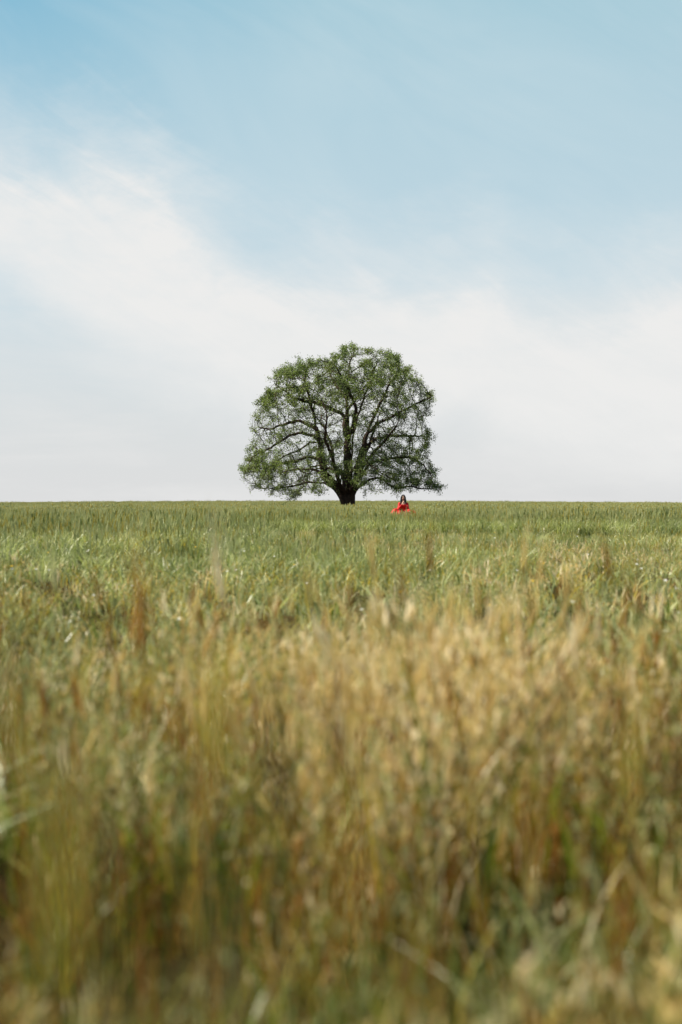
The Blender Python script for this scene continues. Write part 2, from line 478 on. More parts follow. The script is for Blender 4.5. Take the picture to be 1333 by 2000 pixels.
wheat_mid = [wheat_clump(.22, 50, .44, .013, [GR, GR, LU, GR, BG, HG], .15) for _ in range(4)] + \
            [wheat_clump(.22, 42, .42, .013, [GR, YE, HG, HG], .25) for _ in range(3)]
weed_mid = [dry_clump(.15, 38, .21, .0115, [YE, GR, HG, GR, YE], [HG, YE], .12) for _ in range(3)] + \
           [dry_clump(.15, 38, .21, .0115, [GR, GR, LU, BG, HG], [HG, YE], .12) for _ in range(2)] + \
           [dry_clump(.15, 32, .22, .011, [YE, HG, ST, GR, YE], [ST, HG, PA], .22) for _ in range(2)]
pts_c, pts_w = [], []
for x, y in rand_points(4.5, 62, 13, 3.5):
    if ((x - PERSON[0]) / .62) ** 2 + ((y - PERSON[1]) / .55) ** 2 < 1.0: continue
    f = crop_factor(x, y)
    z = float(ground_z(x, y))
    drop = float(np.interp(y, [27, 40, 50, 61], [1.0, .62, .40, .27]))          # the crop thins and shortens towards the woman
    n = fbm(x, y, .22, 8.0)
    tr = trample(x, y)
    row = y + 1.2 * noise.noise(Vector((x * .25, 5.0, 0)))
    if (36.5 < row < 37.6 or 46 < row < 47.6) and abs(x - PERSON[0]) > .5 and rnd.random() < .75: continue
    if fbm(x, y * .5, 1.1, 77.) > .26 and rnd.random() < .7 and y < 45:      # thin spots in the crop
        pts_w.append((x, y, z, rnd.uniform(.4, .7), rnd.choice([3, 4]))); continue
    if rnd.random() < .15 + .85 * f and f > .12:
        pk = rnd.choice([0, 1, 2, 3]) if rnd.random() < .75 - .7 * n else rnd.choice([4, 5, 6])
        pts_c.append((x, y, z, rnd.uniform(.75, 1.12) * (.55 + .45 * f) * drop * tr, pk))
        if 0 < y - edge_right(x) < 1.2: pts_c.append((x + rnd.uniform(-.2, .2), y + rnd.uniform(-.2, .2), z, rnd.uniform(.95, 1.1) * drop, rnd.choice([0, 1, 2, 3])))
    if rnd.random() > f * .8 and y < 45 and rnd.random() < .4 + .6 * float(sstep(5, 8, y)):
        q = rnd.random() + .7 * n
        pk = rnd.choice([0, 1, 2]) if q < .45 else (rnd.choice([3, 4]) if q < .72 else rnd.choice([5, 6]))
        if fbm(x, y, .9, 61.) > .20 and rnd.random() < .8:      # short dark green spots
            pts_w.append((x, y, z, rnd.uniform(.35, .6), rnd.choice([3, 4]))); continue
        low = float(np.interp(y, [12, 21], [1, .62])) * (.65 if x < -.3 and 12.5 < y < 17 else 1)
        pts_w.append((x, y, z, low * rnd.uniform(.55, 1.3) * tr * float(np.interp(y, [30, 60], [1, .6])), pk))
for x, y in rand_points(45, 62, 4, 3.5):
    if ((x - PERSON[0]) / .75) ** 2 + ((y - PERSON[1]) / .6) ** 2 < 1.0: continue
    pts_w.append((x, y, float(ground_z(x, y)), rnd.uniform(.45, .7) * trample(x, y), rnd.choice([0, 1, 2, 3, 4])))
scatter('green_wheat', [w.obj('c', GM) for w in wheat_mid], pts_c, 'tall green wheat crop with dark front edges across the middle of the field', 'wheat')
scatter('meadow_weeds', [w.obj('c', GM) for w in weed_mid], pts_w, 'low yellowish green weeds and grass in the strips between the crop', 'weeds')

# --- near dry grass
near = [dry_clump(.15, 56, .42, .010, [ST, ST, YE, RU, GR, YE], [ST, PA, ST], .16),
        dry_clump(.15, 56, .40, .009, [ST, YE, RU, DB, GR], [ST, PA, RU], .14),
        dry_clump(.15, 52, .38, .011, [YE, YE, GR, HG, LU], [HG, ST], .12),
        dry_clump(.15, 56, .38, .009, [RU, RU, DB, ST, YE], [RU, ST, PA], .16),
        dry_clump(.15, 48, .38, .013, [BG, BG, HG, GR, PA], [HG, PA], .10),
        dry_clump(.15, 48, .36, .013, [LU, LU, GR, LU, YE], [HG, YE], .05),
        dry_clump(.15, 56, .42, .009, [ST, PA, ST, HG, YE, PA], [PA, ST], .22),
        dry_clump(.15, 26, .54, .007, [DB, DB, RU, LU, YE], [DB, RU, HG], .22)]
pts = []
for x, y in rand_points(1.15, 10, 95, .8):
    fade = 1 - float(sstep(2.9, 6.4, y))
    if rnd.random() > fade + .04 * (y < 11): continue
    ang = x / max(y, .5)
    n = fbm(x, y, 1.3, 5.0); m2 = fbm(x, y, 2.6, 15.0); m3 = fbm(x, y, 2.2, 31.0)
    gap = float(sstep(.0, .35, m3)) * .8                    # thin spots that open on the shaded ground
    if ang < -.01 and y < 3.2: gap = min(.9, gap + .35 * float(sstep(3.2, 2.2, y)))
    gap *= 1 - .8 * math.exp(-((ang - .045) / .07) ** 2)
    if rnd.random() < gap + .5 * float(sstep(2.6, 1.9, y)): continue
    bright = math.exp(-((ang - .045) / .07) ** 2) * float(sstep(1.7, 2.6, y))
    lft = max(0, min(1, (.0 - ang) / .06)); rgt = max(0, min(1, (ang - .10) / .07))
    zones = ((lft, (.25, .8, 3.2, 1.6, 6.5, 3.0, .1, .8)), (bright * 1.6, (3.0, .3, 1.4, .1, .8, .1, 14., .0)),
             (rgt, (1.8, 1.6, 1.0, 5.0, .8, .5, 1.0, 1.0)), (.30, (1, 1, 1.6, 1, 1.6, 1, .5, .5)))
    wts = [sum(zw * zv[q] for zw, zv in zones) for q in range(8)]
    if y < 2.8: wts = [.2, .4, .7, 1.5, .3, 3.5 + 7 * (abs(ang + .06) < .03), .1, 12 + 8 * (ang < 0)]  # near rows weighted to dark kinds, standing in for the shade there
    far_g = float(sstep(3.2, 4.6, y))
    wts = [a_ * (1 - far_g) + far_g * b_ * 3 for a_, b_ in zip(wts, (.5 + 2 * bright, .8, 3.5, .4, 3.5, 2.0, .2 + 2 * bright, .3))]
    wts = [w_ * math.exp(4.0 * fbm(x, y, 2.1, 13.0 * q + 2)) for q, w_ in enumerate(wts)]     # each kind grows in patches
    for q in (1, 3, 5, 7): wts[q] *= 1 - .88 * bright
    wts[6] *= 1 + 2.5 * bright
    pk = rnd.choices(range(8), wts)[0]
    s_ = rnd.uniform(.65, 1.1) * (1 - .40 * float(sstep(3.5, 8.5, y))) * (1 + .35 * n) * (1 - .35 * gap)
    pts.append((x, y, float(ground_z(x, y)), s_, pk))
for _ in range(150):            # tall grass added beside and behind the lens, out of frame, to shade the foreground
    y = rnd.uniform(-.6, 2.6); x = -(HALF * max(y, 0) + rnd.uniform(.22, 1.1))
    pts.append((x, y, float(ground_z(x, y)), rnd.uniform(.95, 1.3), rnd.choice([1, 2, 3, 5, 7])))
for _ in range(130):  # taller tufts added left of the frame for the shadow they cast
    y = rnd.uniform(.0, 1.25); x = -(HALF * y + rnd.uniform(.17, .7))
    pts.append((x, y, float(ground_z(x, y)), rnd.uniform(1.25, 1.5), rnd.choice([5, 7, 7])))
for _ in range(60):
    y = rnd.uniform(-.8, 2.4); x = HALF * max(y, 0) + rnd.uniform(.2, 1.1)
    pts.append((x, y, float(ground_z(x, y)), rnd.uniform(.9, 1.2), rnd.choice([1, 2, 3, 4, 5, 7])))
fill = random.Random(3)
for _ in range(90):            # undergrowth that closes the gaps at the photographer's feet
    y = fill.uniform(1.0, 1.9); x = fill.uniform(-1, 1) * (HALF * y + .3)
    pts.append((x, y, float(ground_z(x, y)), fill.uniform(.45, .8), fill.choice([5, 7, 3, 2, 7])))
H_KIND = (.42, .40, .38, .38, .38, .36, .42, .54)
def cap(p):          # nothing right beside the lens may lean up past it
    x, y, z, s_, k = p
    if y > 2.2: return p
    top = CAM_Z - .13 - .16 * max(y, 0)
    return (x, y, z, min(s_, (top - z) / (1.22 * H_KIND[k])), k)
pts = [cap(p) for p in pts if not (p[1] < .12 and abs(p[0]) < .3)]
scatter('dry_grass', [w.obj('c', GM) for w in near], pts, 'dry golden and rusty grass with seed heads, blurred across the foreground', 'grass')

# --- single tall stalks that reach up through the sward close to the lens
b = BladeMesh()
def tall(x, y, h, mi, em, lean=(0, 0), elen=.10, ew=.012):
    z0 = float(ground_z(x, y)); n0 = len(b.v)
    b.stalk(x, y, h, .0035, lean[0], lean[1], mi, ear=em, awns=8, nod=rnd.uniform(.1, .5), ear_len=elen, ear_w=ew)
    for i in range(n0, len(b.v)):
        v = b.v[i]; b.v[i] = (v[0], v[1], v[2] + z0)
groups = [(-.205, 3.2), (-.15, 2.6), (-.11, 4.2), (-.075, 3.0), (-.045, 4.6), (-.015, 3.4), (.012, 2.7), (.05, 3.8), (.10, 4.4), (.15, 3.2), (.205, 2.8), (.225, 4.0)]
for ga, gy in groups:                                         # loose tufts of taller grass
    for _ in range(7):
        y = gy + rnd.gauss(0, .22); x = ga * gy + rnd.gauss(0, .075)
        top = CAM_Z - (.060 + .11 * rnd.random()) * y
        tall(x, y, max(.25, top - float(ground_z(x, y)) - .05), rnd.choice([ST, YE, RU, GR]), rnd.choice([ST, PA, RU, YE, ST]),
             (rnd.uniform(-.10, .10), rnd.uniform(-.1, .1)), rnd.uniform(.04, .08), rnd.uniform(.006, .011))
for _ in range(80):
    y = rnd.uniform(2.0, 4.5); x = rnd.uniform(-1, 1) * (HALF * y + .4)
    top = CAM_Z - (.06 + .16 * rnd.random() ** .7) * y       # how far under the lens the head ends
    tall(x, y, max(.25, top - float(ground_z(x, y)) - .06), rnd.choice([ST, YE, RU, GR]), rnd.choice([ST, PA, RU, YE, ST]),
         (rnd.uniform(-.15, .15), rnd.uniform(-.1, .1)), rnd.uniform(.05, .09), rnd.uniform(.006, .012))
for _ in range(55):                                          # a loose veil of stems very close to the lens
    y = rnd.uniform(.38, 1.15); x = rnd.uniform(-1, 1) * (HALF * y + .15)
    top = CAM_Z - rnd.uniform(.16, .36) * y
    h = max(.2, top - float(ground_z(x, y)))
    z0 = float(ground_z(x, y)); n0 = len(b.v)
    if rnd.random() < .5: b.blade(x, y, h, rnd.uniform(.003, .006), rnd.random() * math.tau, rnd.uniform(.05, .3), rnd.choice([YE, LU, DB, RU, RU]), segs=6)
    else: b.stalk(x, y, h, .0022, rnd.uniform(-.15, .15), 0, rnd.choice([DB, HG, RU, YE]), ear=rnd.choice([YE, DB, RU]), awns=5, ear_len=.05, ear_w=.007)
    for i in range(n0, len(b.v)):
        v = b.v[i]; b.v[i] = (v[0], v[1], v[2] + z0)
tall(-.275, 1.9, .60, RU, RU, (.01, 0), .09, .016)
tall(-.16, 2.6, .60, ST, PA, (-.09, 0), .11, .014)
tall(-.74, 3.9, .56, GR, HG, (-.07, 0), .07, .018)
tall(.55, 2.3, .50, ST, ST, (.05, 0), .10, .015)
ts = mesh_obj('tall_grass_stalks', b.v, b.f, GM, mat_idx=b.m)
tag(ts, 'thin tall seed stalks rising through the blurred foreground grass', 'grass stalks', kind='stuff')

# --- tiny flowers
b = BladeMesh()
for _ in range(140):
    y = rnd.uniform(6, 30); x = rnd.uniform(-1, 1) * (HALF * y + 1)
    z0 = float(ground_z(x, y)) + rnd.uniform(.14, .22); r = rnd.uniform(.008, .016)
    mi = 1 if rnd.random() < .72 else 0
    i = len(b.v)
    b.v.append((x, y, z0))
    for k in range(10):
        a = math.tau * k / 10; rr = r * (1 if k % 2 == 0 else .55)
        b.v.append((x + rr * math.cos(a), y + rr * math.sin(a) * .8, z0 + .006 + rr * .35 * math.sin(a)))
    for k in range(10):
        b.f.append((i, i + 1 + k, i + 1 + (k + 1) % 10)); b.m.append(mi)
    i = len(b.v); b.v += [(x - .001, y, z0 - .14), (x + .001, y, z0 - .14), (x + .001, y, z0), (x - .001, y, z0)]
    b.f.append((i, i + 1, i + 2, i + 3)); b.m.append(2)
fl = mesh_obj('wild_flowers', b.v, b.f, [petal_y, petal_w, green_field], mat_idx=b.m)
tag(fl, 'tiny white and yellow wild flowers dotted through the low weeds', 'flowers', kind='stuff')

# ------------------------------------------------------------------ the tree
bark = material('bark', (.055, .034, .026), .9, spec=.1, noise_scale=3, c2=(.030, .019, .015), bump=.8)
leafm = material('tree_leaf', (.145, .205, .058), .5, trans=.42, spec=.4, noise_scale=.45, c2=(.21, .26, .075), tcol=(1.1, 1.2, .7))
leafm2 = material('tree_leaf_dark', (.055, .072, .028), .5, trans=.3, spec=.35, noise_scale=.6, c2=(.075, .08, .03))
S = 53.6 * 1.0                                       # enlarged-photo pixels per metre at the tree
def px(cx, cy): return ((cx - 697) / S, (1015 - cy) / S)

OUT = [(650,100),(620,150),(560,170),(530,195),(480,170),(400,180),(385,215),(330,215),(285,235),(250,290),(270,330),(205,370),(170,430),(150,500),
       (140,545),(165,590),(130,690),(150,740),(75,775),(90,830),(130,860),(130,935),(200,905),(240,940),(330,950),(400,960),(470,920),(540,945),
       (600,900),(680,860),(750,930),(800,965),(830,905),(870,965),(910,905),(970,945),(1000,905),(1090,900),(1210,935),(1258,895),(1225,850),(1185,770),
       (1140,700),(1170,650),(1185,600),(1140,550),(1090,530),(1160,490),(1172,440),(1185,375),(1140,340),(1115,280),(1075,225),(1020,200),
       (985,160),(920,130),(870,130),(855,165),(830,100),(750,85)]
OUTM = np.array([px(*p) for p in OUT])
def in_poly(x, z):
    c = False; n = len(OUTM); j = n - 1
    for i in range(n):
        xi, zi = OUTM[i]; xj, zj = OUTM[j]
        if (zi > z) != (zj > z) and x < (xj - xi) * (z - zi) / (zj - zi) + xi: c = not c
        j = i
    return c
VOID = [(400,655,75,22), (330,690,60,16), (230,560,90,10), (600,560,26,30), (860,950,60,40), (905,505,60,12), (1090,650,40,10), (400,535,70,10),
        (700,945,60,22), (530,835,18,16), (1010,540,60,12), (640,330,20,14), (600,690,18,30), (810,700,18,40), (720,740,9,50), (880,590,30,12)]
def in_void(x, z):
    for cx, cy, rx, ry in VOID:
        vx, vz = px(cx, cy)
        if ((x - vx) / (rx / S)) ** 2 + ((z - vz) / (ry / S)) ** 2 < 1: return True
    return False

GUIDES = [  # (name, depth drift at the tip in m, enlarged-photo points from the bole)
 ('trunk', 0, [(697,1015),(694,985),(690,955),(688,925),(688,895)]),
 ('c', .3, [(688,895),(690,800),(692,650),(690,500),(688,400),(690,310),(705,200),(730,130)]),
 ('a', -.6, [(694,985),(652,945),(605,897),(560,870),(480,866),(400,885),(300,905),(200,900)]),
 ('b', .8, [(694,985),(665,930),(622,880),(566,840),(548,740),(540,640),(515,560),(500,480),(480,400),(455,310),(450,230)]),
 ('b1', -3.0, [(540,640),(500,605),(440,590),(370,602),(300,650),(220,700),(160,730)]),
 ('b2', 2.2, [(515,560),(460,535),(420,515),(345,530),(250,560),(180,545)]),
 ('b3', 3.5, [(548,740),(480,720),(400,745),(300,760),(200,800),(110,800)]),
 ('b4', -2.5, [(540,640),(480,640),(420,690),(340,720),(260,780)]),
 ('c1', -2.5, [(690,500),(620,462),(540,430),(400,400),(300,330)]),
 ('c2', 3, [(688,400),(640,330),(600,260),(570,200)]),
 ('d', -.8, [(690,955),(705,900),(716,800),(718,680),(728,590),(745,520),(775,420),(805,330),(840,230),(880,170)]),
 ('e', 1.2, [(690,955),(722,905),(742,850),(750,780),(775,690),(800,600),(845,490),(890,400),(920,330),(985,240),(1040,240)]),
 ('e1', -2.8, [(800,600),(870,530),(950,495),(1020,460),(1110,410),(1160,390)]),
 ('e2', 2.5, [(775,690),(850,620),(930,600),(1040,600),(1140,600)]),
 ('f', -1.0, [(690,955),(730,918),(775,880),(820,850),(880,845),(920,880),(975,905),(1050,890),(1120,905),(1210,900)]),
 ('g', -1.8, [(722,905),(760,840),(795,795),(840,750),(930,735),(1040,725),(1120,770),(1160,830)]),
 # limbs that come towards the camera and away from it, seen end on in the photograph
 ('h', -8.5, [(690,955),(655,890),(630,800),(600,720),(570,640),(580,520)]),
 ('i', -8.0, [(690,955),(735,880),(790,760),(850,690),(900,640),(960,560)]),
 ('j', 8.5, [(690,955),(650,880),(615,760),(600,650),(560,540),(500,460)]),
 ('k', 8.0, [(690,955),(740,870),(780,740),(830,620),(860,520),(900,420)]),
 ('l', -9.0, [(690,955),(695,880),(710,820),(740,780),(790,770),(840,800)]),
 ('m', 9.0, [(690,955),(680,880),(650,800),(590,780),(520,760),(440,780)]),
 ('p', -7.5, [(690,955),(650,900),(590,830),(500,800),(420,800),(340,820)]),
 ('n', -5.5, [(692,650),(720,560),(740,460),(700,360),(640,260)]),
 ('o', 5.5, [(692,650),(670,540),(700,440),(800,300),(860,240)]),
]
rt = np.random.RandomState(11)
P, PAR, LIMB = [], [], []
def add_node(p, par, limb):
    P.append(np.array(p, float)); PAR.append(par); LIMB.append(limb); return len(P) - 1
keyed = {}
limb_names = []
for name, dep, pl in GUIDES:
    depth0 = 0.0; start = None
    if pl[0] in keyed: start = keyed[pl[0]]; depth0 = P[start][1]
    if len(name) == 1 or name == 'trunk': limb_names.append(name)
    limb = limb_names.index(name[0] if name != 'trunk' else 'trunk')
    if name == 'trunk':
        x, z = px(*pl[0]); start = add_node((x, 0, z - .3), -1, 0)
        keyed[pl[0]] = start
    cur = start; nseg = len(pl) - 1
    for k in range(nseg):
        x1, z1 = px(*pl[k + 1]); t1 = (k + 1) / nseg
        y1 = depth0 + dep * t1
        a = P[cur].copy(); bb = np.array([x1, y1, z1]); d = bb - a; ln = np.linalg.norm(d)
        steps = max(1, int(round(ln / .42)))
        amp = .07 if name != 'trunk' else .02
        for s in range(1, steps + 1):
            q = a + d * s / steps
            if s < steps: q += rt.uniform(-amp, amp, 3)
            cur = add_node(q, cur, limb)
        keyed[pl[k + 1]] = cur
print('guide nodes', len(P))

# space colonisation: attraction points in a lens of the outline's width, denser to the skin
AT = []
while len(AT) < 6200:
    x = rt.uniform(OUTM[:, 0].min(), OUTM[:, 0].max()); z = rt.uniform(.4, OUTM[:, 1].max())
    row = OUTM[np.abs(OUTM[:, 1] - z) < 1.3]
    hl, hr = row[:, 0].min(), row[:, 0].max(); xc = (hl + hr) / 2; hw = max(.8, (hr - hl) / 2)
    k = 1 - ((x - xc) / hw) ** 2
    ymax = .93 * hw * math.sqrt(max(.02, k))
    y = rt.uniform(-1, 1) * ymax
    pj = 150 / (150 + y)
    if not in_poly(x * pj, z * pj): continue
    # distance to the skin of the lens, 0 at the skin
    r = math.sqrt(((x - xc) / hw) ** 2 + (y / (.93 * hw)) ** 2)
    top = 1 - (17.2 - z) / 17.2
    if rt.rand() > .22 + .9 * r ** 2 + .25 * (z > 11): continue
    if in_void(x, z) and rt.rand() < .93: continue
    if z < 2.6 and rt.rand() < .25: continue
    if noise.noise(Vector((x * .36, y * .36, z * .42 + 9))) < -.16 and rt.rand() < .8: continue      # hollows between the boughs
    AT.append((x, y, z))
AT = np.array(AT)
STEP, INF, KILL = .34, 4.2, .52
near_d = np.full(len(AT), 1e9); near_i = np.zeros(len(AT), int)
def update(idx0):
    global near_d, near_i
    new = np.array(P[idx0:])
    for s in range(0, len(new), 400):
        blk = new[s:s + 400]
        d = np.linalg.norm(AT[:, None, :] - blk[None], axis=2)
        j = d.argmin(1); dm = d[np.arange(len(AT)), j]
        m = dm < near_d
        near_d[m] = dm[m]; near_i[m] = j[m] + idx0 + s
update(3)
near_i[near_i < 3] = 3
alive = np.ones(len(AT), bool)
cnt = {}
for it in range(140):
    alive &= near_d > KILL
    m = alive & (near_d < INF + (8 if it < 25 else 0))
    if not m.any(): break
    acc = {}
    for ai in np.nonzero(m)[0]:
        i = near_i[ai]; v = AT[ai] - P[i]; v /= np.linalg.norm(v) + 1e-9
        if i in acc: acc[i] += v
        else: acc[i] = v.copy()
    i0 = len(P)
    for i, v in acc.items():
        if cnt.get(i, 0) >= 4: continue
        cnt[i] = cnt.get(i, 0) + 1
        v = v / (np.linalg.norm(v) + 1e-9) + rt.uniform(-.38, .38, 3)
        if PAR[i] >= 0:
            pd = P[i] - P[PAR[i]]; v += .35 * pd / (np.linalg.norm(pd) + 1e-9)
        v[2] += .16
        v /= np.linalg.norm(v)
        add_node(P[i] + v * STEP, i, LIMB[i])
    if len(P) == i0: break
    update(i0)
    if len(P) > 26000: break
print('tree nodes', len(P), 'left', int(alive.sum()))
NG = len(P)
# short side twigs along the thin wood
kids = [[] for _ in P]
for i, p in enumerate(PAR):
    if p >= 0: kids[p].append(i)
tips = [i for i in range(len(P)) if not kids[i]]
base_n = len(P)
for i in range(60, base_n):
    if PAR[i] < 0: continue
    if len(kids[i]) <= 1 and rt.rand() < .55:
        d = P[i] - P[PAR[i]]; d /= np.linalg.norm(d) + 1e-9
        v = d * .6 + rt.normal(0, .6, 3); v /= np.linalg.norm(v)
        j = add_node(P[i] + v * rt.uniform(.18, .34), i, LIMB[i])
        if rt.rand() < .5:
            v = v + rt.normal(0, .4, 3); v /= np.linalg.norm(v)
            add_node(P[j] + v * rt.uniform(.15, .3), j, LIMB[i])
kids = [[] for _ in P]
for i, p in enumerate(PAR):
    if p >= 0: kids[p].append(i)
PN = np.array(P)
# pipe model radii (children always come after their parents)
ntip = sum(1 for i in range(len(P)) if not kids[i])
TIP = .011
ex = math.log(ntip) / math.log(.74 / TIP)
acc = np.zeros(len(P))
for i in range(len(P) - 1, -1, -1):
    if not kids[i]: acc[i] = TIP ** ex
    if PAR[i] >= 0: acc[PAR[i]] += acc[i]
RAD = acc ** (1 / ex)
for i in range(len(P)):
    z = PN[i][2]
    if LIMB[i] == 0 and kids[i]:                         # the bole: a flared foot, then swelling into the fork
        if math.hypot(PN[i][0], PN[i][1]) < .6: RAD[i] = max(RAD[i], np.interp(z, [-.3, 0, .5, 1.0, 1.6, 2.3], [.82, .74, .70, .82, .90, .6]))
    elif LIMB[i] > 0 and RAD[i] > .12:                   # limbs thicken where they leave the bole
        d = np.linalg.norm(PN[i] - np.array([-.1, 0, 1.1]))
        RAD[i] *= (1 + .15 * float(sstep(.12, .2, RAD[i])) * float(sstep(12, 8, z))) * (1 + .7 * math.exp(-(d / 1.8) ** 2))
print('nodes', len(P), 'tips', ntip, 'ex', ex)

tree = bpy.data.objects.new('oak_tree', None); C.objects.link(tree)
tree.location = (TREE[0], TREE[1], float(ground_z(*TREE)))
tag(tree, 'huge lone spreading oak with a dark forked trunk and airy green crown in the field', 'tree')

def tube_mesh(limb):
    V, F = [], []
    def ring(p, d, r, n, u=None):
        d = d / (np.linalg.norm(d) + 1e-9)
        if u is None: u = np.array([1, 0, 0]) if abs(d[0]) < .8 else np.array([0, 1, 0])
        u = u - d * u.dot(d); u /= np.linalg.norm(u) + 1e-9; v = np.cross(d, u)
        i = len(V)
        for k in range(n):
            a = math.tau * k / n
            rr = r
            if r > .14:
                rr = r * (1 + .09 * noise.noise(Vector((p[0] + 2 * math.cos(a), p[2] * .6, 2 * math.sin(a) + limb))) + .05 * math.cos(3 * a + limb))
            V.append(tuple(p + (u * math.cos(a) + v * math.sin(a)) * rr))
        return i, u
    # chains: each follows the thickest child
    heads = [i for i in range(len(P)) if LIMB[i] == limb and (PAR[i] < 0 or LIMB[PAR[i]] != limb)]
    stack = list(heads)
    while stack:
        s = stack.pop()
        chain = [s]
        while True:
            ks = [k for k in kids[chain[-1]] if LIMB[k] == limb]
            if not ks: break
            ks.sort(key=lambda k: -RAD[k])
            stack += ks[1:]
            chain.append(ks[0])
        pts = list(chain); par = PAR[s]
        rr = [RAD[c] for c in chain]
        PP = [PN[c] for c in chain]
        if par >= 0: PP = [PN[par]] + PP; rr = [min(RAD[par], rr[0] * 1.25)] + rr
        if len(PP) < 2: continue
        n = 14 if rr[0] > .3 else 9 if rr[0] > .12 else 6 if rr[0] > .045 else 4 if rr[0] > .02 else 3
        prev = None; u = None
        for k, p in enumerate(PP):
            d = (PP[min(k + 1, len(PP) - 1)] - PP[max(k - 1, 0)])
            i, u = ring(p, d, rr[k], n, u)
            if prev is not None:
                for q in range(n):
                    F.append((prev + q, prev + (q + 1) % n, i + (q + 1) % n, i + q))
            prev = i
        F.append(tuple(prev + q for q in range(n)))
    return V, F
for li, nm in enumerate(limb_names):
    V, F = tube_mesh(li)
    o = mesh_obj('trunk' if li == 0 else 'limb', V, F, bark, parent=tree, smooth=True)

# leaves: small folded quads in sprays round the thin wood
LV, LF, LM = [], [], []
thin = [i for i in range(len(P)) if RAD[i] < .045]
for i in thin:
    p = PN[i]; r = math.hypot(p[0], p[1])
    # more leaf at the skin and the top; the inside is bare wood
    row = OUTM[np.abs(OUTM[:, 1] - p[2]) < 1.3]
    hw = max(1., (row[:, 0].max() - row[:, 0].min()) / 2); xc = (row[:, 0].max() + row[:, 0].min()) / 2
    q = math.hypot(p[0] - xc, p[1]) / hw
    dens = 3.0 + 7.0 * min(1, q ** 2.0) + 9.5 * float(sstep(8, 14, p[2])) + 6.0 * float(sstep(9, 5, p[2]))
    dens *= .10 + 1.9 * max(0, min(1, .45 + 2.3 * noise.noise(Vector(p * .5)) + 1.0 * noise.noise(Vector(p * 1.3))))
    if not kids[i]: dens *= 1.35
    if in_void(p[0], p[2]): dens *= .25
    nl = int(dens) + (rt.rand() < dens - int(dens))
    for _ in range(nl):
        c = p + rt.normal(0, .17, 3)
        s = rt.uniform(.05, .10)
        n = rt.normal(0, 1, 3); n[2] = abs(n[2]) + .5; n /= np.linalg.norm(n)
        u = np.cross(n, rt.normal(0, 1, 3)); u /= np.linalg.norm(u) + 1e-9; v = np.cross(n, u)
        i0 = len(LV)
        LV += [tuple(c - u * s), tuple(c - v * s * .55 + n * s * .18), tuple(c + u * s), tuple(c + v * s * .55 + n * s * .18)]
        LF += [(i0, i0 + 1, i0 + 2, i0 + 3)]
        LM.append(0 if rt.rand() < .58 else 1)
print('leaves', len(LF))
crown = mesh_obj('crown', LV, LF, [leafm, leafm2], parent=tree, mat_idx=LM)

# ------------------------------------------------------------------ the seated woman
skin = material('skin', (.40, .24, .17), .5, spec=.35)
hairm = material('dark_hair', (.018, .013, .012), .45, spec=.4)
red = material('red_cloth', (.56, .008, .007), .6, trans=.08, spec=.25, noise_scale=9, c2=(.42, .006, .005))
eyem = material('eye', (.03, .02, .015), .3)
lipm = material('lips', (.42, .12, .10), .45)

def capsule_into(bm, a, b, ra, rb, n=14):
    a, b = Vector(a), Vector(b); d = b - a; L_ = d.length
    if L_ < 1e-6: d = Vector((0, 0, 1)); L_ = 1e-6
    q = d.to_track_quat('Z', 'Y').to_matrix()
    rings = []
    for k in range(5):
        t = -math.pi / 2 + (math.pi / 2) * k / 4; rings.append((math.sin(t) * ra, math.cos(t) * ra))
    for k in range(5):
        t = (math.pi / 2) * k / 4; rings.append((L_ + math.sin(t) * rb, math.cos(t) * rb))
    vs = []
    for z, r in rings:
        vs.append([bm.verts.new(a + q @ Vector((math.cos(math.tau * j / n) * max(r, 1e-4), math.sin(math.tau * j / n) * max(r, 1e-4), z))) for j in range(n)])
    for k in range(len(vs) - 1):
        for j in range(n):
            bm.faces.new((vs[k][j], vs[k][(j + 1) % n], vs[k + 1][(j + 1) % n], vs[k + 1][j]))
    bm.faces.new(list(reversed(vs[0]))); bm.faces.new(vs[-1])
def ellipsoid_into(bm, c, r, rot=None, n=20):
    M = Matrix.Translation(c) @ (rot.to_4x4() if rot else Matrix()) @ Matrix.Diagonal((*r, 1))
    bmesh.ops.create_uvsphere(bm, u_segments=n, v_segments=n // 2 + 2, radius=1, matrix=M)
def melt(name, bm, mat, parent, voxel, smooth_it=6, factor=.5):
    """one continuous surface from overlapping volumes"""
    me = bpy.data.meshes.new(name); bm.to_mesh(me); bm.free()
    o = bpy.data.objects.new(name, me); C.objects.link(o)
    md = o.modifiers.new('r', 'REMESH'); md.mode = 'VOXEL'; md.voxel_size = voxel; md.use_smooth_shade = True
    ms = o.modifiers.new('s', 'SMOOTH'); ms.iterations = smooth_it; ms.factor = factor
    dg = bpy.context.evaluated_depsgraph_get()
    new = bpy.data.meshes.new_from_object(o.evaluated_get(dg))
    o.modifiers.clear(); o.data = new; new.name = name
    new.materials.clear(); new.materials.append(mat)
    new.polygons.foreach_set('use_smooth', [True] * len(new.polygons)); new.update()
    if parent: o.parent = parent
    return o

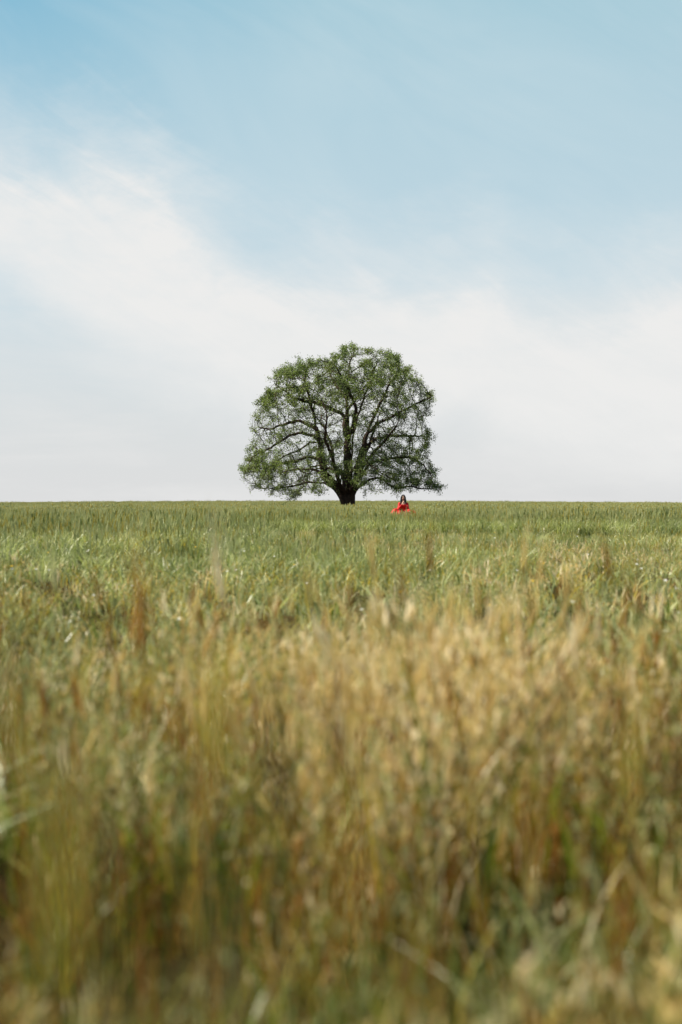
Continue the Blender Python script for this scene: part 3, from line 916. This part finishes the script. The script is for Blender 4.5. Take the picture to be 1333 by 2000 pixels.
# local frame: she faces -Y (the camera); x to the viewer's right; origin on the ground under the hips
def build_person():
    H = Vector((0, 0, .735))                       # head centre
    bm = bmesh.new()
    # trunk and neck
    capsule_into(bm, (-.07, .02, .11), (.07, .02, .11), .115, .115)
    capsule_into(bm, (0, .02, .14), (0, 0, .30), .115, .095)
    capsule_into(bm, (-.05, 0, .40), (.05, 0, .40), .095, .095)
    capsule_into(bm, (0, 0, .28), (0, 0, .42), .10, .10)
    capsule_into(bm, (-.125, .005, .49), (.125, .005, .49), .048, .048)
    capsule_into(bm, (0, .005, .50), (0, -.005, .65), .052, .046)
    # head: cranium, jaw, nose, ears
    ellipsoid_into(bm, H + Vector((0, .012, .02)), (.074, .092, .095))
    ellipsoid_into(bm, H + Vector((0, -.022, -.045)), (.054, .062, .062))
    capsule_into(bm, H + Vector((0, -.082, .0)), H + Vector((0, -.096, -.026)), .009, .013, 8)
    for s in (-1, 1):
        ellipsoid_into(bm, H + Vector((s * .077, .01, -.008)), (.011, .02, .031))
    # arms: elbows out over the thighs, forearms up so that both hands meet under the chin
    hands = []
    for s in (-1, 1):
        sh, el, wr = Vector((s * .155, 0, .485)), Vector((s * .185, -.13, .27)), Vector((s * .052, -.185, .455))
        capsule_into(bm, sh, el, .042, .033); capsule_into(bm, el, wr, .034, .023)
        # palm, then five fingers of their own
        pd = Vector((-s * .35, .10, .93)).normalized()
        pc = wr + pd * .045
        side = Vector((-s * .55, -.8, 0)).normalized()
        rotm = Matrix((side, pd.cross(side), pd)).transposed()
        ellipsoid_into(bm, pc, (.036, .014, .046), rotm, 14)
        for k in range(4):
            o = (k - 1.5) * .0185
            L3 = (.040, .046, .043, .033)[k]
            a = pc + pd * .036 + side * o
            fwd = Vector((-s * .35, .25, .1))
            b1 = a + (pd + fwd * .3).normalized() * L3
            c1 = b1 + (pd * .8 + fwd).normalized() * L3 * .6
            e1 = c1 + (pd * .35 + fwd * 1.3).normalized() * L3 * .45
            capsule_into(bm, a, b1, .0088, .0082, 8); capsule_into(bm, b1, c1, .0082, .0074, 8); capsule_into(bm, c1, e1, .0074, .006, 8)
        t0 = pc - pd * .012 - side * .030
        t1 = t0 + (pd * .6 - side * .8).normalized() * .034
        capsule_into(bm, t0, t1, .011, .0095, 8); capsule_into(bm, t1, t1 + (pd - side * .1).normalized() * .028, .0095, .0075, 8)
    # legs: folded to the viewer's left, the other shin and foot stretched to the right
    hl, hr = Vector((-.09, 0, .10)), Vector((.09, 0, .10))
    kl = Vector((-.36, -.22, .17)); fl_ = Vector((-.05, -.33, .07))
    capsule_into(bm, hl, kl, .082, .058); capsule_into(bm, kl, fl_, .054, .036)
    capsule_into(bm, fl_, fl_ + Vector((.10, -.04, -.02)), .033, .022); 
    kr = Vector((.24, -.27, .15)); fr = Vector((.50, -.06, .06))
    capsule_into(bm, hr, kr, .082, .058); capsule_into(bm, kr, fr, .052, .034)
    capsule_into(bm, fr, fr + Vector((.12, -.05, -.015)), .030, .020)
    for k in range(5):                               # toes
        q = fr + Vector((.125, -.075 + k * .013, -.02)); capsule_into(bm, q, q + Vector((.022, -.006, -.004)), .0085, .007, 8)
    body = melt('person', bm, skin, None, .0058, 3)
    # eyes, lips
    for s in (-1, 1):
        e = bmesh.new(); ellipsoid_into(e, H + Vector((s * .029, -.0765, .004)), (.0125, .0065, .006), None, 12)
        me = bpy.data.meshes.new('eye'); e.to_mesh(me); e.free(); me.materials.append(eyem)
        o = bpy.data.objects.new('eye', me); C.objects.link(o); o.parent = body
    e = bmesh.new(); ellipsoid_into(e, H + Vector((0, -.083, -.052)), (.021, .006, .0075), None, 12)
    me = bpy.data.meshes.new('mouth'); e.to_mesh(me); e.free(); me.materials.append(lipm)
    o = bpy.data.objects.new('mouth', me); C.objects.link(o); o.parent = body
    # hair: cap, and two long locks in front of the shoulders plus the mass behind
    bm = bmesh.new()
    ellipsoid_into(bm, H + Vector((0, .026, .038)), (.089, .098, .092))
    for s in (-1, 1):
        for (a, b_, r0, r1) in (((s * .075, -.01, .02), (s * .092, -.02, -.13), .030, .036), ((s * .088, -.02, -.10), (s * .105, -.055, -.23), .036, .030),
                                ((s * .102, -.05, -.22), (s * .110, -.085, -.34), .030, .014), ((s * .05, .06, .0), (s * .07, .075, -.25), .055, .05),
                                ((s * .03, -.045, .088), (s * .074, -.04, .03), .022, .022)):
            capsule_into(bm, H + Vector(a), H + Vector(b_), r0, r1)
    capsule_into(bm, H + Vector((0, .07, 0)), H + Vector((0, .085, -.32)), .06, .05)
    hair = melt('hair', bm, hairm, body, .007, 3)
    for v in hair.data.vertices:
        v.co += Vector((1, .4, 0)) * .004 * noise.noise(Vector((v.co.x * 60, v.co.y * 60, v.co.z * 6)))
    # dress: bodice and sleeves
    bm = bmesh.new()
    capsule_into(bm, (-.07, .02, .13), (.07, .02, .13), .135, .135)
    capsule_into(bm, (0, .02, .15), (0, 0, .32), .135, .112)
    capsule_into(bm, (-.055, 0, .39), (.055, 0, .39), .112, .112)
    capsule_into(bm, (-.125, .005, .487), (.125, .005, .487), .062, .062)
    for s in (-1, 1):
        sh, el, wr = Vector((s * .155, 0, .485)), Vector((s * .185, -.13, .27)), Vector((s * .070, -.178, .43))
        capsule_into(bm, sh, el, .058, .062); capsule_into(bm, el, wr, .064, .040)
        capsule_into(bm, el, el + Vector((s * .05, -.02, -.12)), .055, .03)     # loose cloth under the elbow
    # skirt: a closed draped sheet over the knees, spread on the grass
    nth, nr = 120, 34
    def reach(th):
        x, y = math.cos(th), math.sin(th)
        r = .46
        r += .20 * math.exp(-((abs(math.atan2(math.sin(th - 3.45), math.cos(th - 3.45)))) / .45) ** 2)   # left, towards the viewer
        r += .30 * math.exp(-((abs(math.atan2(math.sin(th + .22), math.cos(th + .22)))) / .26) ** 2)     # long tail to the right
        return r * (1 + .05 * math.sin(9 * th) + .03 * math.sin(17 * th + 1))
    def hgt(x, y, t, th):
        z = .24 * math.exp(-(x * x + y * y) / .045)
        for (a, b_, ha, hb, w) in ((hl, kl, .24, .29, .12), (kl, fl_, .28, .15, .11), (hr, kr, .23, .25, .115), (kr, fr, .235, .15, .085)):
            ab = Vector((b_.x - a.x, b_.y - a.y)); ap = Vector((x - a.x, y - a.y)); q = max(0, min(1, ap.dot(ab) / ab.length_squared))
            d = (ap - ab * q).length
            z = max(z, (ha + (hb - ha) * q) * math.exp(-(d / w) ** 2 * .55))
        z += .016 * math.sin(11 * th + 6 * t) * t * (1 - t) * 4 + .010 * math.sin(23 * th + 2) * t
        return max(.022, z * (1 - t ** 6) + .03)
    top_, bot_ = [], []
    for i in range(nr + 1):
        t = i / nr; ra, rb_ = [], []
        for j in range(nth):
            th = math.tau * j / nth; r = reach(th) * t; x, y = math.cos(th) * r, math.sin(th) * r - .05 * t
            ra.append(bm.verts.new((x, y, hgt(x, y, t, th)))); rb_.append(bm.verts.new((x, y, -.02)))
            if i == 0 and False: pass
        top_.append(ra); bot_.append(rb_)
    for i in range(nr):
        for j in range(nth):
            k = (j + 1) % nth
            bm.faces.new((top_[i][j], top_[i + 1][j], top_[i + 1][k], top_[i][k]))
            bm.faces.new((bot_[i][j], bot_[i][k], bot_[i + 1][k], bot_[i + 1][j]))
    for j in range(nth):
        k = (j + 1) % nth
        bm.faces.new((top_[nr][j], bot_[nr][j], bot_[nr][k], top_[nr][k]))
    bm.faces.new(top_[0]); bm.faces.new(list(reversed(bot_[0])))
    dress = melt('dress', bm, red, body, .0085, 2)
    for v in dress.data.vertices:                     # soft vertical folds
        c = v.co; a = math.atan2(c.y, c.x)
        v.co += Vector((c.x, c.y, 0)) * .03 * math.sin(16 * a + 5 * c.z) * (1 if c.z < .25 else .35)
    body.location = (PERSON[0], PERSON[1], float(ground_z(*PERSON)) + .07)
    body.scale = (1.06, 1.06, 1.06)
    tag(body, 'woman with long dark hair in a red dress sitting in the green field', 'person')
    return body
build_person()
